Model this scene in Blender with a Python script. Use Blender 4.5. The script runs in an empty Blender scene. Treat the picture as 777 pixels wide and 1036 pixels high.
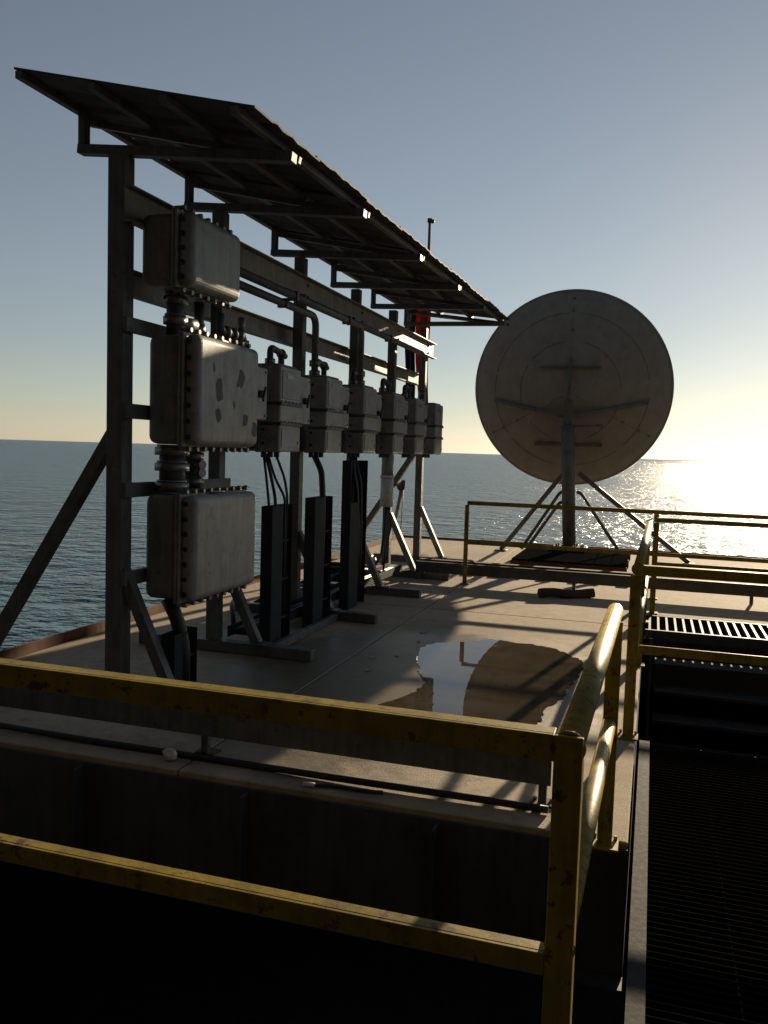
import bpy, bmesh, math, random
from mathutils import Vector, Matrix
random.seed(7)
R = math.radians
sc = bpy.context.scene
col = sc.collection

# ------------------------------------------------------------------ camera
CZ = 1.72
YAW, PITCH, ROLL = R(17.5), R(4.15), R(1.75)
cam_d = bpy.data.cameras.new('camera')
cam = bpy.data.objects.new('camera', cam_d); col.objects.link(cam)
cam_d.sensor_fit = 'VERTICAL'; cam_d.sensor_height = 24.0
cam_d.lens = 24.0 * 860.0 / 1036.0
cam_d.clip_start = 0.05; cam_d.clip_end = 60000
fw0 = Vector((-math.sin(YAW), math.cos(YAW), 0)); r0 = Vector((math.cos(YAW), math.sin(YAW), 0)); u0 = Vector((0, 0, 1))
fw = fw0 * math.cos(PITCH) - u0 * math.sin(PITCH); up = u0 * math.cos(PITCH) + fw0 * math.sin(PITCH)
rr = r0 * math.cos(ROLL) + up * math.sin(ROLL); uu = up * math.cos(ROLL) - r0 * math.sin(ROLL)
m = Matrix((rr, uu, -fw)).transposed().to_4x4(); m.translation = (0, 0, CZ)
cam.matrix_world = m
sc.camera = cam

# ------------------------------------------------------------------ sky, sun, exposure
SUN_EL, SUN_AZ = R(12.4), R(11.0)
world = bpy.data.worlds.new('World'); sc.world = world; world.use_nodes = True
wn = world.node_tree.nodes; wl = world.node_tree.links
bg = wn['Background']
sky = wn.new('ShaderNodeTexSky'); sky.sky_type = 'NISHITA'; sky.sun_disc = False
sky.sun_elevation = SUN_EL; sky.sun_rotation = SUN_AZ
sky.altitude = 20; sky.air_density = 1.0; sky.dust_density = 0.12; sky.ozone_density = 1.6
hs = wn.new('ShaderNodeHueSaturation'); hs.inputs['Saturation'].default_value = 0.62      # the camera's muted colours
wl.new(sky.outputs[0], hs.inputs['Color']); wl.new(hs.outputs[0], bg.inputs[0]); bg.inputs[1].default_value = 0.05
sun_d = bpy.data.lights.new('sun', 'SUN'); sun = bpy.data.objects.new('sun', sun_d); col.objects.link(sun)
sun_d.energy = 5.0; sun_d.angle = R(0.6); sun_d.color = (1.0, 0.80, 0.54)
sdir = Vector((math.sin(SUN_AZ) * math.cos(SUN_EL), math.cos(SUN_AZ) * math.cos(SUN_EL), math.sin(SUN_EL)))
sun.rotation_euler = sdir.to_track_quat('Z', 'Y').to_euler(); sun.location = (6, 30, 20)
vs = sc.view_settings
vs.view_transform = 'Standard'; vs.look = 'None'; vs.gamma = 1.0; vs.exposure = 0.60; vs.use_curve_mapping = False
sc.cycles.use_denoising = True
sc.cycles.max_bounces = 6

# ------------------------------------------------------------------ materials
def new_mat(name):
    mt = bpy.data.materials.new(name); mt.use_nodes = True
    return mt, mt.node_tree.nodes, mt.node_tree.links, mt.node_tree.nodes['Principled BSDF']

def noise(n, l, vec, scale, detail=6, rough=.6):
    t = n.new('ShaderNodeTexNoise'); t.inputs['Scale'].default_value = scale
    t.inputs['Detail'].default_value = detail; t.inputs['Roughness'].default_value = rough
    l.new(vec, t.inputs['Vector']); return t.outputs['Fac']

def ramp(n, l, fac, stops):
    r_ = n.new('ShaderNodeValToRGB'); e = r_.color_ramp.elements
    while len(e) < len(stops): e.new(.5)
    for k, (p, c) in enumerate(stops):
        e[k].position = p; e[k].color = (*c, 1) if len(c) == 3 else c
    l.new(fac, r_.inputs[0]); return r_.outputs[0]

def mixc(n, l, fac, a, b, mode='MIX'):
    x = n.new('ShaderNodeMix'); x.data_type = 'RGBA'; x.blend_type = mode
    for s, v in ((0, fac), (6, a), (7, b)):
        if isinstance(v, (int, float)): x.inputs[s].default_value = v
        elif isinstance(v, tuple): x.inputs[s].default_value = (*v, 1)
        else: l.new(v, x.inputs[s])
    return x.outputs[2]

def paint(name, c, rough=.45, rust=.25, dirt=.35, metal=0.0, rustc=(.13, .05, .02), spec=.4, chip=0.0):
    mt, n, l, b = new_mat(name)
    g = n.new('ShaderNodeNewGeometry'); pos = g.outputs['Position']
    oi = n.new('ShaderNodeObjectInfo')
    f1 = noise(n, l, pos, 5.0, 8, .65)
    f2 = noise(n, l, pos, 38.0, 6, .7)
    mp = n.new('ShaderNodeMapping'); mp.inputs['Scale'].default_value = (22, 22, 2.2); l.new(pos, mp.inputs[0])
    f3 = noise(n, l, mp.outputs[0], 1.0, 5, .6)
    dark = tuple(v * (1 - dirt) * .9 for v in c); lite = tuple(min(.85, v * 1.12) for v in c)
    base = ramp(n, l, f1, [(.3, dark), (.55, c), (.8, lite)])
    streak = ramp(n, l, f3, [(.42, (1, 1, 1)), (.72, (1 - dirt,) * 3)])
    base = mixc(n, l, 1.0, base, streak, 'MULTIPLY')
    vr = n.new('ShaderNodeMapRange'); vr.inputs[3].default_value = .9; vr.inputs[4].default_value = 1.08
    l.new(oi.outputs['Random'], vr.inputs[0])
    base = mixc(n, l, 1.0, base, vr.outputs[0], 'MULTIPLY')
    mul = n.new('ShaderNodeMath'); mul.operation = 'MULTIPLY'; l.new(f1, mul.inputs[0]); l.new(f2, mul.inputs[1])
    rm = ramp(n, l, mul.outputs[0], [(.40 - .1 * rust, (0, 0, 0)), (.46 - .1 * rust, (1, 1, 1))])
    base = mixc(n, l, rm, base, rustc)
    if chip:
        fc = noise(n, l, pos, 19.0, 9, .72)
        base = mixc(n, l, ramp(n, l, fc, [(.60 - .04 * chip, (0, 0, 0)), (.63 - .04 * chip, (1, 1, 1))]), base, rustc)
        fd = noise(n, l, pos, 8.0, 9, .7)
        base = mixc(n, l, ramp(n, l, fd, [(.57, (0, 0, 0)), (.66, (.75, .75, .75))]), base, tuple(v * .45 for v in c))
    l.new(base, b.inputs['Base Color'])
    rg = n.new('ShaderNodeMapRange'); rg.inputs[3].default_value = rough - .1; rg.inputs[4].default_value = rough + .2
    l.new(f2, rg.inputs[0]); l.new(rg.outputs[0], b.inputs['Roughness'])
    b.inputs['Metallic'].default_value = metal; b.inputs['Specular IOR Level'].default_value = spec
    bp = n.new('ShaderNodeBump'); bp.inputs['Strength'].default_value = .25; bp.inputs['Distance'].default_value = .004
    l.new(f2, bp.inputs['Height']); l.new(bp.outputs[0], b.inputs['Normal'])
    return mt

def plain(name, c, rough=.6, metal=0.0, spec=.5):
    mt, n, l, b = new_mat(name)
    g = n.new('ShaderNodeNewGeometry')
    f = noise(n, l, g.outputs['Position'], 30, 5)
    l.new(ramp(n, l, f, [(.3, tuple(v * .75 for v in c)), (.7, tuple(v * 1.15 for v in c))]), b.inputs['Base Color'])
    b.inputs['Roughness'].default_value = rough; b.inputs['Metallic'].default_value = metal; b.inputs['Specular IOR Level'].default_value = spec
    return mt

def concrete(name, wet_shade=True):
    mt, n, l, b = new_mat(name)
    g = n.new('ShaderNodeNewGeometry'); pos = g.outputs['Position']
    f1 = noise(n, l, pos, .9, 8, .6); f2 = noise(n, l, pos, 7, 8, .7); f3 = noise(n, l, pos, 90, 4, .7)
    base = ramp(n, l, f1, [(.3, (.33, .255, .17)), (.5, (.43, .34, .235)), (.72, (.50, .41, .295))])
    base = mixc(n, l, .75, base, ramp(n, l, f2, [(.28, (.55, .52, .48)), (.5, (.95, .95, .95)), (.72, (1.12, 1.1, 1.05))]), 'MULTIPLY')
    base = mixc(n, l, .6, base, ramp(n, l, f3, [(.3, (.72, .72, .72)), (.6, (1.1, 1.1, 1.1))]), 'MULTIPLY')
    # pale salt crusts and rust drips
    f4 = noise(n, l, pos, 2.6, 10, .75)
    base = mixc(n, l, ramp(n, l, f4, [(.63, (0, 0, 0)), (.70, (.55, .55, .55))]), base, (.56, .50, .42))
    f5 = noise(n, l, pos, 1.7, 10, .7)
    base = mixc(n, l, ramp(n, l, f5, [(.60, (0, 0, 0)), (.70, (.6, .6, .6))]), base, (.16, .085, .04))
    # hairline cracks
    vo = n.new('ShaderNodeTexVoronoi'); vo.feature = 'DISTANCE_TO_EDGE'; vo.inputs['Scale'].default_value = .62
    wv = n.new('ShaderNodeVectorMath'); wv.operation = 'MULTIPLY_ADD'
    nz = n.new('ShaderNodeTexNoise'); nz.inputs['Scale'].default_value = 3.0; nz.inputs['Detail'].default_value = 6; l.new(pos, nz.inputs['Vector'])
    l.new(nz.outputs['Color'], wv.inputs[0]); wv.inputs[1].default_value = (.5, .5, .5); l.new(pos, wv.inputs[2]); l.new(wv.outputs[0], vo.inputs['Vector'])
    crack = ramp(n, l, vo.outputs['Distance'], [(.0, (1, 1, 1)), (.007, (0, 0, 0))])
    crk = n.new('ShaderNodeMath'); crk.operation = 'MULTIPLY'; l.new(crack, crk.inputs[0]); l.new(ramp(n, l, f1, [(.5, (0, 0, 0)), (.58, (.8, .8, .8))]), crk.inputs[1])
    base = mixc(n, l, crk.outputs[0], base, (.16, .12, .085))
    rough = .85
    if wet_shade:
        # damp round the puddle, spread wider to paint the shaded floor darker; ragged outline
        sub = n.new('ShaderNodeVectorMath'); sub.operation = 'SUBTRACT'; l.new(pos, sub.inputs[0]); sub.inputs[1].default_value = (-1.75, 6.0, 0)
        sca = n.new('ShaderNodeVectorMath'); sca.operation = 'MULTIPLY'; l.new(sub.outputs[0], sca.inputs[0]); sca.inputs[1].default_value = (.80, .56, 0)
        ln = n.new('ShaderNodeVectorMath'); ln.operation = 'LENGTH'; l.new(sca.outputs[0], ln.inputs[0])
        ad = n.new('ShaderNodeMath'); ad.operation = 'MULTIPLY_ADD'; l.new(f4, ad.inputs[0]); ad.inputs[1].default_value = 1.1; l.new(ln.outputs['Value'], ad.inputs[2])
        wet_shade_f = ramp(n, l, ad.outputs[0], [(.0, (1, 1, 1)), (.62, (1, 1, 1)), (.72, (0, 0, 0))])
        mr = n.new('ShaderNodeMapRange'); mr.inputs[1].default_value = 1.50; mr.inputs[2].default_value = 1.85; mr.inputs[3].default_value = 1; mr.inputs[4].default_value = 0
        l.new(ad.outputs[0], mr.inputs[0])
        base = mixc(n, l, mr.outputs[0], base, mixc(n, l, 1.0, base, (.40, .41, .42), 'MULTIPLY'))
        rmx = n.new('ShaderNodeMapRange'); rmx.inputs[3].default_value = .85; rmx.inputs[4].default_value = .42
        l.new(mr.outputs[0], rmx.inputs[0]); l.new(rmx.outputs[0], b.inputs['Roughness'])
    else:
        b.inputs['Roughness'].default_value = rough
    l.new(base, b.inputs['Base Color'])
    bp = n.new('ShaderNodeBump'); bp.inputs['Strength'].default_value = .5; bp.inputs['Distance'].default_value = .006
    s = n.new('ShaderNodeMath'); s.operation = 'ADD'; l.new(f2, s.inputs[0]); l.new(f3, s.inputs[1])
    l.new(s.outputs[0], bp.inputs['Height']); l.new(bp.outputs[0], b.inputs['Normal'])
    return mt

M = {}
M['box'] = paint('weathered_grey_enclosure_paint', (.27, .27, .255), .42, .12, .30, chip=-.9)
M['box2'] = paint('pale_grey_enclosure_paint', (.32, .315, .295), .42, .10, .25, chip=-1.0)
M['steel'] = paint('galvanised_structural_steel', (.155, .155, .15), .5, .22, .35, chip=-.2)
M['lite'] = paint('buff_painted_steel', (.30, .265, .21), .5, .25, .35)
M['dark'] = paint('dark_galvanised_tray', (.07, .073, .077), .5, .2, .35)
M['tray'] = paint('dull_dark_tray_paint', (.04, .042, .045), .75, .2, .35, spec=.2)
M['sheet'] = paint('grey_roof_sheet', (.085, .083, .08), .7, .22, .3, spec=.2)
M['yellow'] = paint('worn_yellow_safety_paint', (.35, .25, .03), .45, .62, .40, rustc=(.11, .05, .022), chip=.6)
M['rust'] = paint('rusty_brown_steel', (.17, .075, .045), .75, .4, .4)
M['dish'] = paint('weathered_cream_fibreglass', (.27, .255, .225), .6, -.3, .10)
M['dishmetal'] = paint('grey_mount_steel', (.16, .155, .145), .5, .3, .35)
M['deckplate'] = paint('dark_anti_slip_plate', (.045, .045, .045), .75, .35, .35, spec=.25)
M['flat_black'] = plain('matt_black_finish', (.014, .014, .014), 1.0, 0, .0)  # near black, so the added block behind the camera bounces little sun
M['black'] = plain('black_cable_rubber', (.018, .018, .018), .5)
M['bolt'] = plain('bolt_steel', (.20, .19, .18), .4, .6)
M['patch'] = plain('old_label_glue', (.135, .13, .12), .85)
M['white'] = plain('white_plastic', (.62, .61, .57), .5)
M['flake'] = plain('dull_salt_flake', (.34, .33, .31), .9)
M['wood'] = plain('dark_timber', (.07, .05, .035), .85)
M['red'] = plain('red_flag_cloth', (.26, .03, .022), .9)
M['navy'] = plain('navy_flag_cloth', (.03, .035, .07), .85)
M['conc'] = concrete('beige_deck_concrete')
M['conc2'] = concrete('dry_deck_concrete', False)
M['joint'] = plain('dark_joint_filler', (.05, .045, .04), .9)

def puddle_mat():
    mt, n, l, b = new_mat('shallow_rain_water')
    g = n.new('ShaderNodeNewGeometry')
    f = noise(n, l, g.outputs['Position'], 4, 8)
    l.new(ramp(n, l, f, [(.3, (.055, .042, .028)), (.7, (.10, .08, .055))]), b.inputs['Base Color'])
    b.inputs['IOR'].default_value = 1.5
    fs = noise(n, l, g.outputs['Position'], 9, 9, .7)
    l.new(ramp(n, l, fs, [(.55, (.012,) * 3), (.72, (.16,) * 3)]), b.inputs['Roughness'])
    bp = n.new('ShaderNodeBump'); bp.inputs['Strength'].default_value = .05; bp.inputs['Distance'].default_value = .003
    l.new(noise(n, l, g.outputs['Position'], 6, 2), bp.inputs['Height']); l.new(bp.outputs[0], b.inputs['Normal'])
    return mt
M['puddle'] = puddle_mat()

def sea_mat():
    mt, n, l, b = new_mat('open_sea_water')
    g = n.new('ShaderNodeNewGeometry'); pos = g.outputs['Position']
    b.inputs['Base Color'].default_value = (.022, .080, .130, 1)
    b.inputs['Roughness'].default_value = .22; b.inputs['IOR'].default_value = 1.33; b.inputs['Specular IOR Level'].default_value = .32
    mp = n.new('ShaderNodeMapping'); mp.inputs['Scale'].default_value = (1, 1.35, 1); mp.inputs['Rotation'].default_value = (0, 0, R(-14)); l.new(pos, mp.inputs[0])
    f1 = noise(n, l, mp.outputs[0], .045, 4, .55); f2 = noise(n, l, mp.outputs[0], .16, 4, .55); f3 = noise(n, l, mp.outputs[0], .55, 3, .5)
    h = None
    for f, a in ((f1, 7.0), (f2, 5.5), (f3, 1.1)):
        mu = n.new('ShaderNodeMath'); mu.operation = 'MULTIPLY_ADD'; mu.inputs[1].default_value = a; l.new(f, mu.inputs[0])
        if h is None: mu.inputs[2].default_value = 0
        else: l.new(h, mu.inputs[2])
        h = mu.outputs[0]
    # gust patches: ruffled and slick water
    gp = noise(n, l, mp.outputs[0], .006, 3, .5)
    gm = n.new('ShaderNodeMapRange'); gm.inputs[3].default_value = .55; gm.inputs[4].default_value = 1.0; l.new(gp, gm.inputs[0])
    bp = n.new('ShaderNodeBump'); l.new(gm.outputs[0], bp.inputs['Strength']); bp.inputs['Distance'].default_value = 1.0
    l.new(h, bp.inputs['Height']); l.new(bp.outputs[0], b.inputs['Normal'])
    return mt
M['sea'] = sea_mat()

# ------------------------------------------------------------------ mesh helpers
class MB:
    def __init__(s): s.bm = bmesh.new()
    def box(s, a, b, bev=0.0, seg=1):
        bm = bmesh.new(); bmesh.ops.create_cube(bm, size=1)
        a, b = Vector(a), Vector(b)
        for v in bm.verts:
            v.co = Vector(((a[i] + b[i]) / 2 + v.co[i] * abs(b[i] - a[i]) for i in range(3)))
        if bev: bmesh.ops.bevel(bm, geom=bm.edges[:], offset=bev, segments=seg, profile=.5, affect='EDGES')
        s.join(bm); return s
    def join(s, bm):
        me = bpy.data.meshes.new('t'); bm.to_mesh(me); bm.free(); s.bm.from_mesh(me); bpy.data.meshes.remove(me)
    def beam(s, p, q, w, h, upv=(0, 0, 1), bev=.003):
        """square bar from p to q, w across, h along upv"""
        p, q = Vector(p), Vector(q); d = q - p; L = d.length; d.normalize()
        u = Vector(upv); u = (u - d * u.dot(d))
        if u.length < 1e-4: u = Vector((0, 1, 0))
        u.normalize(); x = d.cross(u)
        bm = bmesh.new(); bmesh.ops.create_cube(bm, size=1)
        if bev:
            for v in bm.verts: v.co = Vector((v.co.x * w, v.co.y * h, v.co.z * L))
            bmesh.ops.bevel(bm, geom=bm.edges[:], offset=bev, segments=1, affect='EDGES')
        else:
            for v in bm.verts: v.co = Vector((v.co.x * w, v.co.y * h, v.co.z * L))
        mid = (p + q) / 2
        for v in bm.verts: v.co = mid + x * v.co.x + u * v.co.y + d * v.co.z
        bmesh.ops.recalc_face_normals(bm, faces=bm.faces[:])
        s.join(bm); return s
    def cyl(s, p, q, r, r2=None, n=14, caps=True):
        p, q = Vector(p), Vector(q); d = q - p; L = d.length
        bm = bmesh.new(); bmesh.ops.create_cone(bm, cap_ends=caps, segments=n, radius1=r, radius2=r if r2 is None else r2, depth=L)
        rot = d.to_track_quat('Z', 'Y').to_matrix(); mid = (p + q) / 2
        for v in bm.verts: v.co = mid + rot @ v.co
        for f in bm.faces: f.smooth = len(f.verts) == 4
        s.join(bm); return s
    def ball(s, c, r, n=10):
        bm = bmesh.new(); bmesh.ops.create_uvsphere(bm, u_segments=n, v_segments=max(6, n // 2 + 1), radius=r)
        for v in bm.verts: v.co += Vector(c)
        for f in bm.faces: f.smooth = True
        s.join(bm); return s
    def tube(s, pts, r, n=10, caps=True):
        pts = [Vector(p) for p in pts]; bm = bmesh.new(); rings = []
        prev = None
        for i, p in enumerate(pts):
            t = (pts[min(i + 1, len(pts) - 1)] - pts[max(i - 1, 0)]).normalized()
            if prev is None:
                a = t.orthogonal().normalized()
            else:
                a = (prev - t * prev.dot(t)).normalized()
            prev = a; b = t.cross(a)
            rings.append([bm.verts.new(p + (a * math.cos(2 * math.pi * k / n) + b * math.sin(2 * math.pi * k / n)) * r) for k in range(n)])
        for i in range(len(rings) - 1):
            for k in range(n):
                f = bm.faces.new((rings[i][k], rings[i][(k + 1) % n], rings[i + 1][(k + 1) % n], rings[i + 1][k])); f.smooth = True
        if caps:
            bm.faces.new(rings[0][::-1]); bm.faces.new(rings[-1])
        bmesh.ops.recalc_face_normals(bm, faces=bm.faces[:])
        s.join(bm); return s
    def prism(s, poly, z0, z1):
        bm = bmesh.new(); lo = [bm.verts.new((x, y, z0)) for x, y in poly]; hi = [bm.verts.new((x, y, z1)) for x, y in poly]
        k = len(poly); bm.faces.new(hi); bm.faces.new(lo[::-1])
        for i in range(k): bm.faces.new((lo[i], lo[(i + 1) % k], hi[(i + 1) % k], hi[i]))
        bmesh.ops.recalc_face_normals(bm, faces=bm.faces[:]); s.join(bm); return s
    def mesh(s, name):
        me = bpy.data.meshes.new(name); s.bm.to_mesh(me); s.bm.free(); return me
    def build(s, name, mat, parent=None):
        me = s.mesh(name); me.materials.append(M[mat]); return add(name, me, parent)

def add(name, me, parent=None, loc=None):
    o = bpy.data.objects.new(name, me); col.objects.link(o)
    if loc is not None: o.location = loc
    if parent is not None:
        o.parent = parent
        o.matrix_parent_inverse = Matrix.Translation(-PW(parent))
    return o
def PW(o):
    return Vector(o.location) if o.type == 'EMPTY' else Vector((0, 0, 0))
def tag(o, label, cat, group=None):
    o['label'] = label; o['category'] = cat
    if group: o['group'] = group
    return o
def struct(o): o['kind'] = 'structure'; return o
def thing(name, loc, label, cat, group=None):
    o = bpy.data.objects.new(name, None); col.objects.link(o); o.location = loc; o.empty_display_size = .1
    return tag(o, label, cat, group)
def arc(p, c, q, n=6):
    """quadratic corner from p to q with control c"""
    p, c, q = Vector(p), Vector(c), Vector(q)
    return [p * (1 - t) ** 2 + c * 2 * t * (1 - t) + q * t * t for t in [i / n for i in range(n + 1)]]
def rounded_path(pts, r=.08):
    pts = [Vector(p) for p in pts]; out = [pts[0]]
    for i in range(1, len(pts) - 1):
        a = pts[i] + (pts[i - 1] - pts[i]).normalized() * r; b = pts[i] + (pts[i + 1] - pts[i]).normalized() * r
        out += arc(a, pts[i], b)
    out.append(pts[-1]); return out

BOLT = {}
def bolt_mesh(axis, r=.011, h=.018):
    k = (axis, r, h)
    if k not in BOLT:
        d = {'x': (1, 0, 0), 'y': (0, -1, 0), 'z': (0, 0, 1)}[axis]; d = Vector(d)
        me = MB().cyl(-d * .002, d * h, r, n=6).mesh('bolt'); me.materials.append(M['black' if axis == 'y' else 'bolt']); BOLT[k] = me
    return BOLT[k]

# ------------------------------------------------------------------ sea, lower deck, upper deck
SEA_Z = -24.0
bm = bmesh.new()
NR = 64
rings = []
for rad in (0.0, 40, 150, 600, 2500, 9000, 36000):
    if rad == 0: rings.append([bm.verts.new((0, 0, SEA_Z))]); continue
    rings.append([bm.verts.new((rad * math.cos(2 * math.pi * k / NR), rad * math.sin(2 * math.pi * k / NR), SEA_Z)) for k in range(NR)])
for k in range(NR): bm.faces.new((rings[0][0], rings[1][k], rings[1][(k + 1) % NR]))
for a, b in zip(rings[1:], rings[2:]):
    for k in range(NR): bm.faces.new((a[k], b[k], b[(k + 1) % NR], a[(k + 1) % NR]))
me = bpy.data.meshes.new('sea'); bm.to_mesh(me); bm.free(); me.materials.append(M['sea'])
struct(add('sea', me))

XL, XJ, XR, YN, YF = -4.72, -2.32, -.02, 3.86, 16.3
deck = MB()
deck.box((XL, YN + .01, -.62), (XR, 9.0, -.12)).box((XL, 9.0, -.62), (6.5, YF, -.12))
deck = struct(deck.build('deck', 'joint'))
def slab(x0, x1, y0, y1, mat='conc'):
    g = .006
    o = MB().box((x0 + g, y0 + g, -.118), (x1 - g, y1 - g, 0), .006).build('slab', mat, deck)
    return o
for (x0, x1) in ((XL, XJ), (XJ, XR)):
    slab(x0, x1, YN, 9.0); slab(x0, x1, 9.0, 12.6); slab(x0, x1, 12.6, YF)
slab(XR, 3.2, 9.75, 12.6, 'conc2'); slab(XR, 3.2, 12.6, YF, 'conc2'); slab(3.2, 6.5, 9.0, 12.6, 'conc2'); slab(3.2, 6.5, 12.6, YF, 'conc2')
# fascia of the deck toward the opening, with stiffeners
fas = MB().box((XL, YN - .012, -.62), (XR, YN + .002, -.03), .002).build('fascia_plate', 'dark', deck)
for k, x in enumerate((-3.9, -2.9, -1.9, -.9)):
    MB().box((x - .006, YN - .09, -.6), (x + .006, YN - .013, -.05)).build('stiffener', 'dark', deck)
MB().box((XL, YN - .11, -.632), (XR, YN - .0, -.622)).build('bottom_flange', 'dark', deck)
# rusty upstand round the seaward edges
MB().box((XL - .02, YN, -.3), (XL - .004, YF + .02, .085), .002).build('edge_upstand', 'rust', deck)
MB().box((XL - .02, YF + .004, -.3), (6.5, YF + .02, .035), .002).build('edge_upstand', 'rust', deck)

low = MB().box((-14, -9, -3.3), (14, 15.5, -3.2)); low = struct(low.build('lower_deck', 'steel'))

# walkway of dark plates at the right, and the one the camera stands on
walk = struct(MB().box((.0, -1.6, -.30), (.06, 5.34, .0)).box((1.54, -1.6, -.30), (1.6, 5.34, .0)).build('walkway', 'deckplate'))
bar_me = MB().box((.061, -.003, -.04), (1.539, .003, -.003)).mesh('grating_bar'); bar_me.materials.append(M['flat_black'])
for k in range(170): add('grating_bar', bar_me, walk, (0, -1.55 + k * .0405, 0))
for x in (.35, .65, .95, 1.25): MB().box((x, -1.6, -.034), (x + .006, 5.33, -.012)).build('cross_rod', 'deckplate', walk)
walk2 = struct(MB().box((-5.0, .35, -.30), (-.02, .45, -.012)).box((-5.0, 1.82, -.30), (-.02, 1.92, -.012)).build('walkway', 'deckplate'))
for k in range(4):
    MB().box((-5.0 + k * 1.245, .35, -.010), (-5.0 + k * 1.245 + 1.235, 1.93, 0), .002).build('floor_plate', 'deckplate', walk2)
# plated bulkheads below the deck close the lower level on the sea side
bh = struct(MB().box((-4.7, 15.3, -3.2), (6.4, 15.4, -.625)).build('lower_bulkhead', 'deckplate'))
for x in range(11): MB().box((-4.4 + x, 15.2, -3.2), (-4.38 + x, 15.298, -.64)).build('stiffener', 'deckplate', bh)
bh = struct(MB().box((3.1, -8.0, -3.2), (3.2, 15.298, -.625)).build('lower_bulkhead', 'deckplate'))
bh = struct(MB().box((-4.7, 3.9, -3.2), (-4.6, 15.298, -.625)).build('lower_bulkhead', 'deckplate'))

# added unseen block behind the camera, keeping sky light off the shaded sides
blocker = thing('sky_blocker', (0, -6, 0), 'added black block behind the viewpoint that shuts out sky light', 'light blocker')
MB().box((-16, -12, -3.2), (16, -2.2, 13.0), .05).build('blocker_wall', 'flat_black', blocker)
MB().box((-16.5, -12.5, 13.01), (16.5, -1.2, 13.4), .05).build('blocker_roof', 'flat_black', blocker)
for k in range(10): MB().box((-10.5 + k * 2.3, -2.199, -.1), (-10.46 + k * 2.3, -2.12, 10.9)).build('stiffener', 'flat_black', blocker)
d_ = MB().box((1.2, -2.198, .1), (2.1, -2.14, 2.1), .01).build('blocker_door', 'deckplate', blocker)
MB().cyl((1.3, -2.139, 1.1), (1.3, -2.08, 1.1), .03).build('blocker_handle', 'bolt', d_)

# stair down into the opening right of the deck
st = thing('steel_stair', (.85, 5.5, -3.2), 'dark steel stair going down in the opening right of the deck', 'stair')
n_t = 14
for k in range(n_t):
    y = 8.55 - k * .225; z = -.2 - k * .205
    MB().box((.1, y - .25, z - .03), (1.5, y, z), .003).build('tread', 'deckplate', st)
for x in (.06, 1.54):
    MB().beam((x, 8.7, -.12), (x, 8.7 - n_t * .225, -.12 - n_t * .205), .03, .24, (0, 0, 1)).build('stringer', 'deckplate', st)
# grating at the head of the stair
gr = thing('floor_grating', (1.0, 9.35, 0), 'barred dark steel grating at the stair head behind the yellow rail', 'grating')
for k in range(38):
    x = .03 + k * .085
    MB().box((x, 8.92, -.06), (x + .022, 9.70, -.004)).build('bearing_bar', 'dark', gr)
MB().box((.0, 8.88, -.1), (3.18, 8.915, .0)).build('edge_bar', 'dark', gr)
MB().box((.0, 9.705, -.1), (3.18, 9.74, .0)).build('edge_bar', 'dark', gr)

# ------------------------------------------------------------------ puddle
poly = [(-1.86, 7.07), (-1.79, 7.31), (-1.6, 7.48), (-1.32, 7.70), (-1.05, 7.70), (-.77, 7.58), (-.52, 7.30), (-.47, 6.85), (-.54, 6.25), (-.62, 5.64),
        (-.64, 5.2), (-.8, 4.85), (-1.2, 4.7), (-1.6, 4.85), (-1.85, 5.05), (-1.72, 5.33), (-1.60, 5.62), (-1.53, 5.9), (-1.60, 6.2), (-1.78, 6.66)]
def smooth_loop(P_, sub=26):
    out = []; k = len(P_)
    for i in range(k):
        p0, p1, p2, p3 = (Vector((*P_[(i + j - 1) % k], 0)) for j in range(4))
        for s_ in range(sub):
            t = s_ / sub
            out.append(.5 * ((2 * p1) + (p2 - p0) * t + (2 * p0 - 5 * p1 + 4 * p2 - p3) * t * t + (3 * p1 - p0 - 3 * p2 + p3) * t ** 3))
    return out
from mathutils import noise as mn
lp = smooth_loop(poly)
pts = []
for v in lp:
    a = mn.noise(v * 4.0) * .05 + mn.noise(v * 11.0 + Vector((3, 1, 0))) * .045 + mn.noise(v * 30.0) * .024 + mn.noise(v * 70.0) * .012
    d = (v - Vector((-1.15, 6.1, 0))).normalized()
    w = v + d * a; pts.append((w.x, w.y))
pud = MB(); bm = pud.bm
f = bm.faces.new([bm.verts.new((x, y, .004)) for x, y in pts])
if f.normal.z < 0: f.normal_flip()
bmesh.ops.recalc_face_normals(bm, faces=bm.faces[:])
bm.normal_update()
if bm.faces[:][0].normal.z < 0: bmesh.ops.reverse_faces(bm, faces=bm.faces[:])
bmesh.ops.triangulate(bm, faces=bm.faces[:])
struct(pud.build('puddle', 'puddle'))

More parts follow.
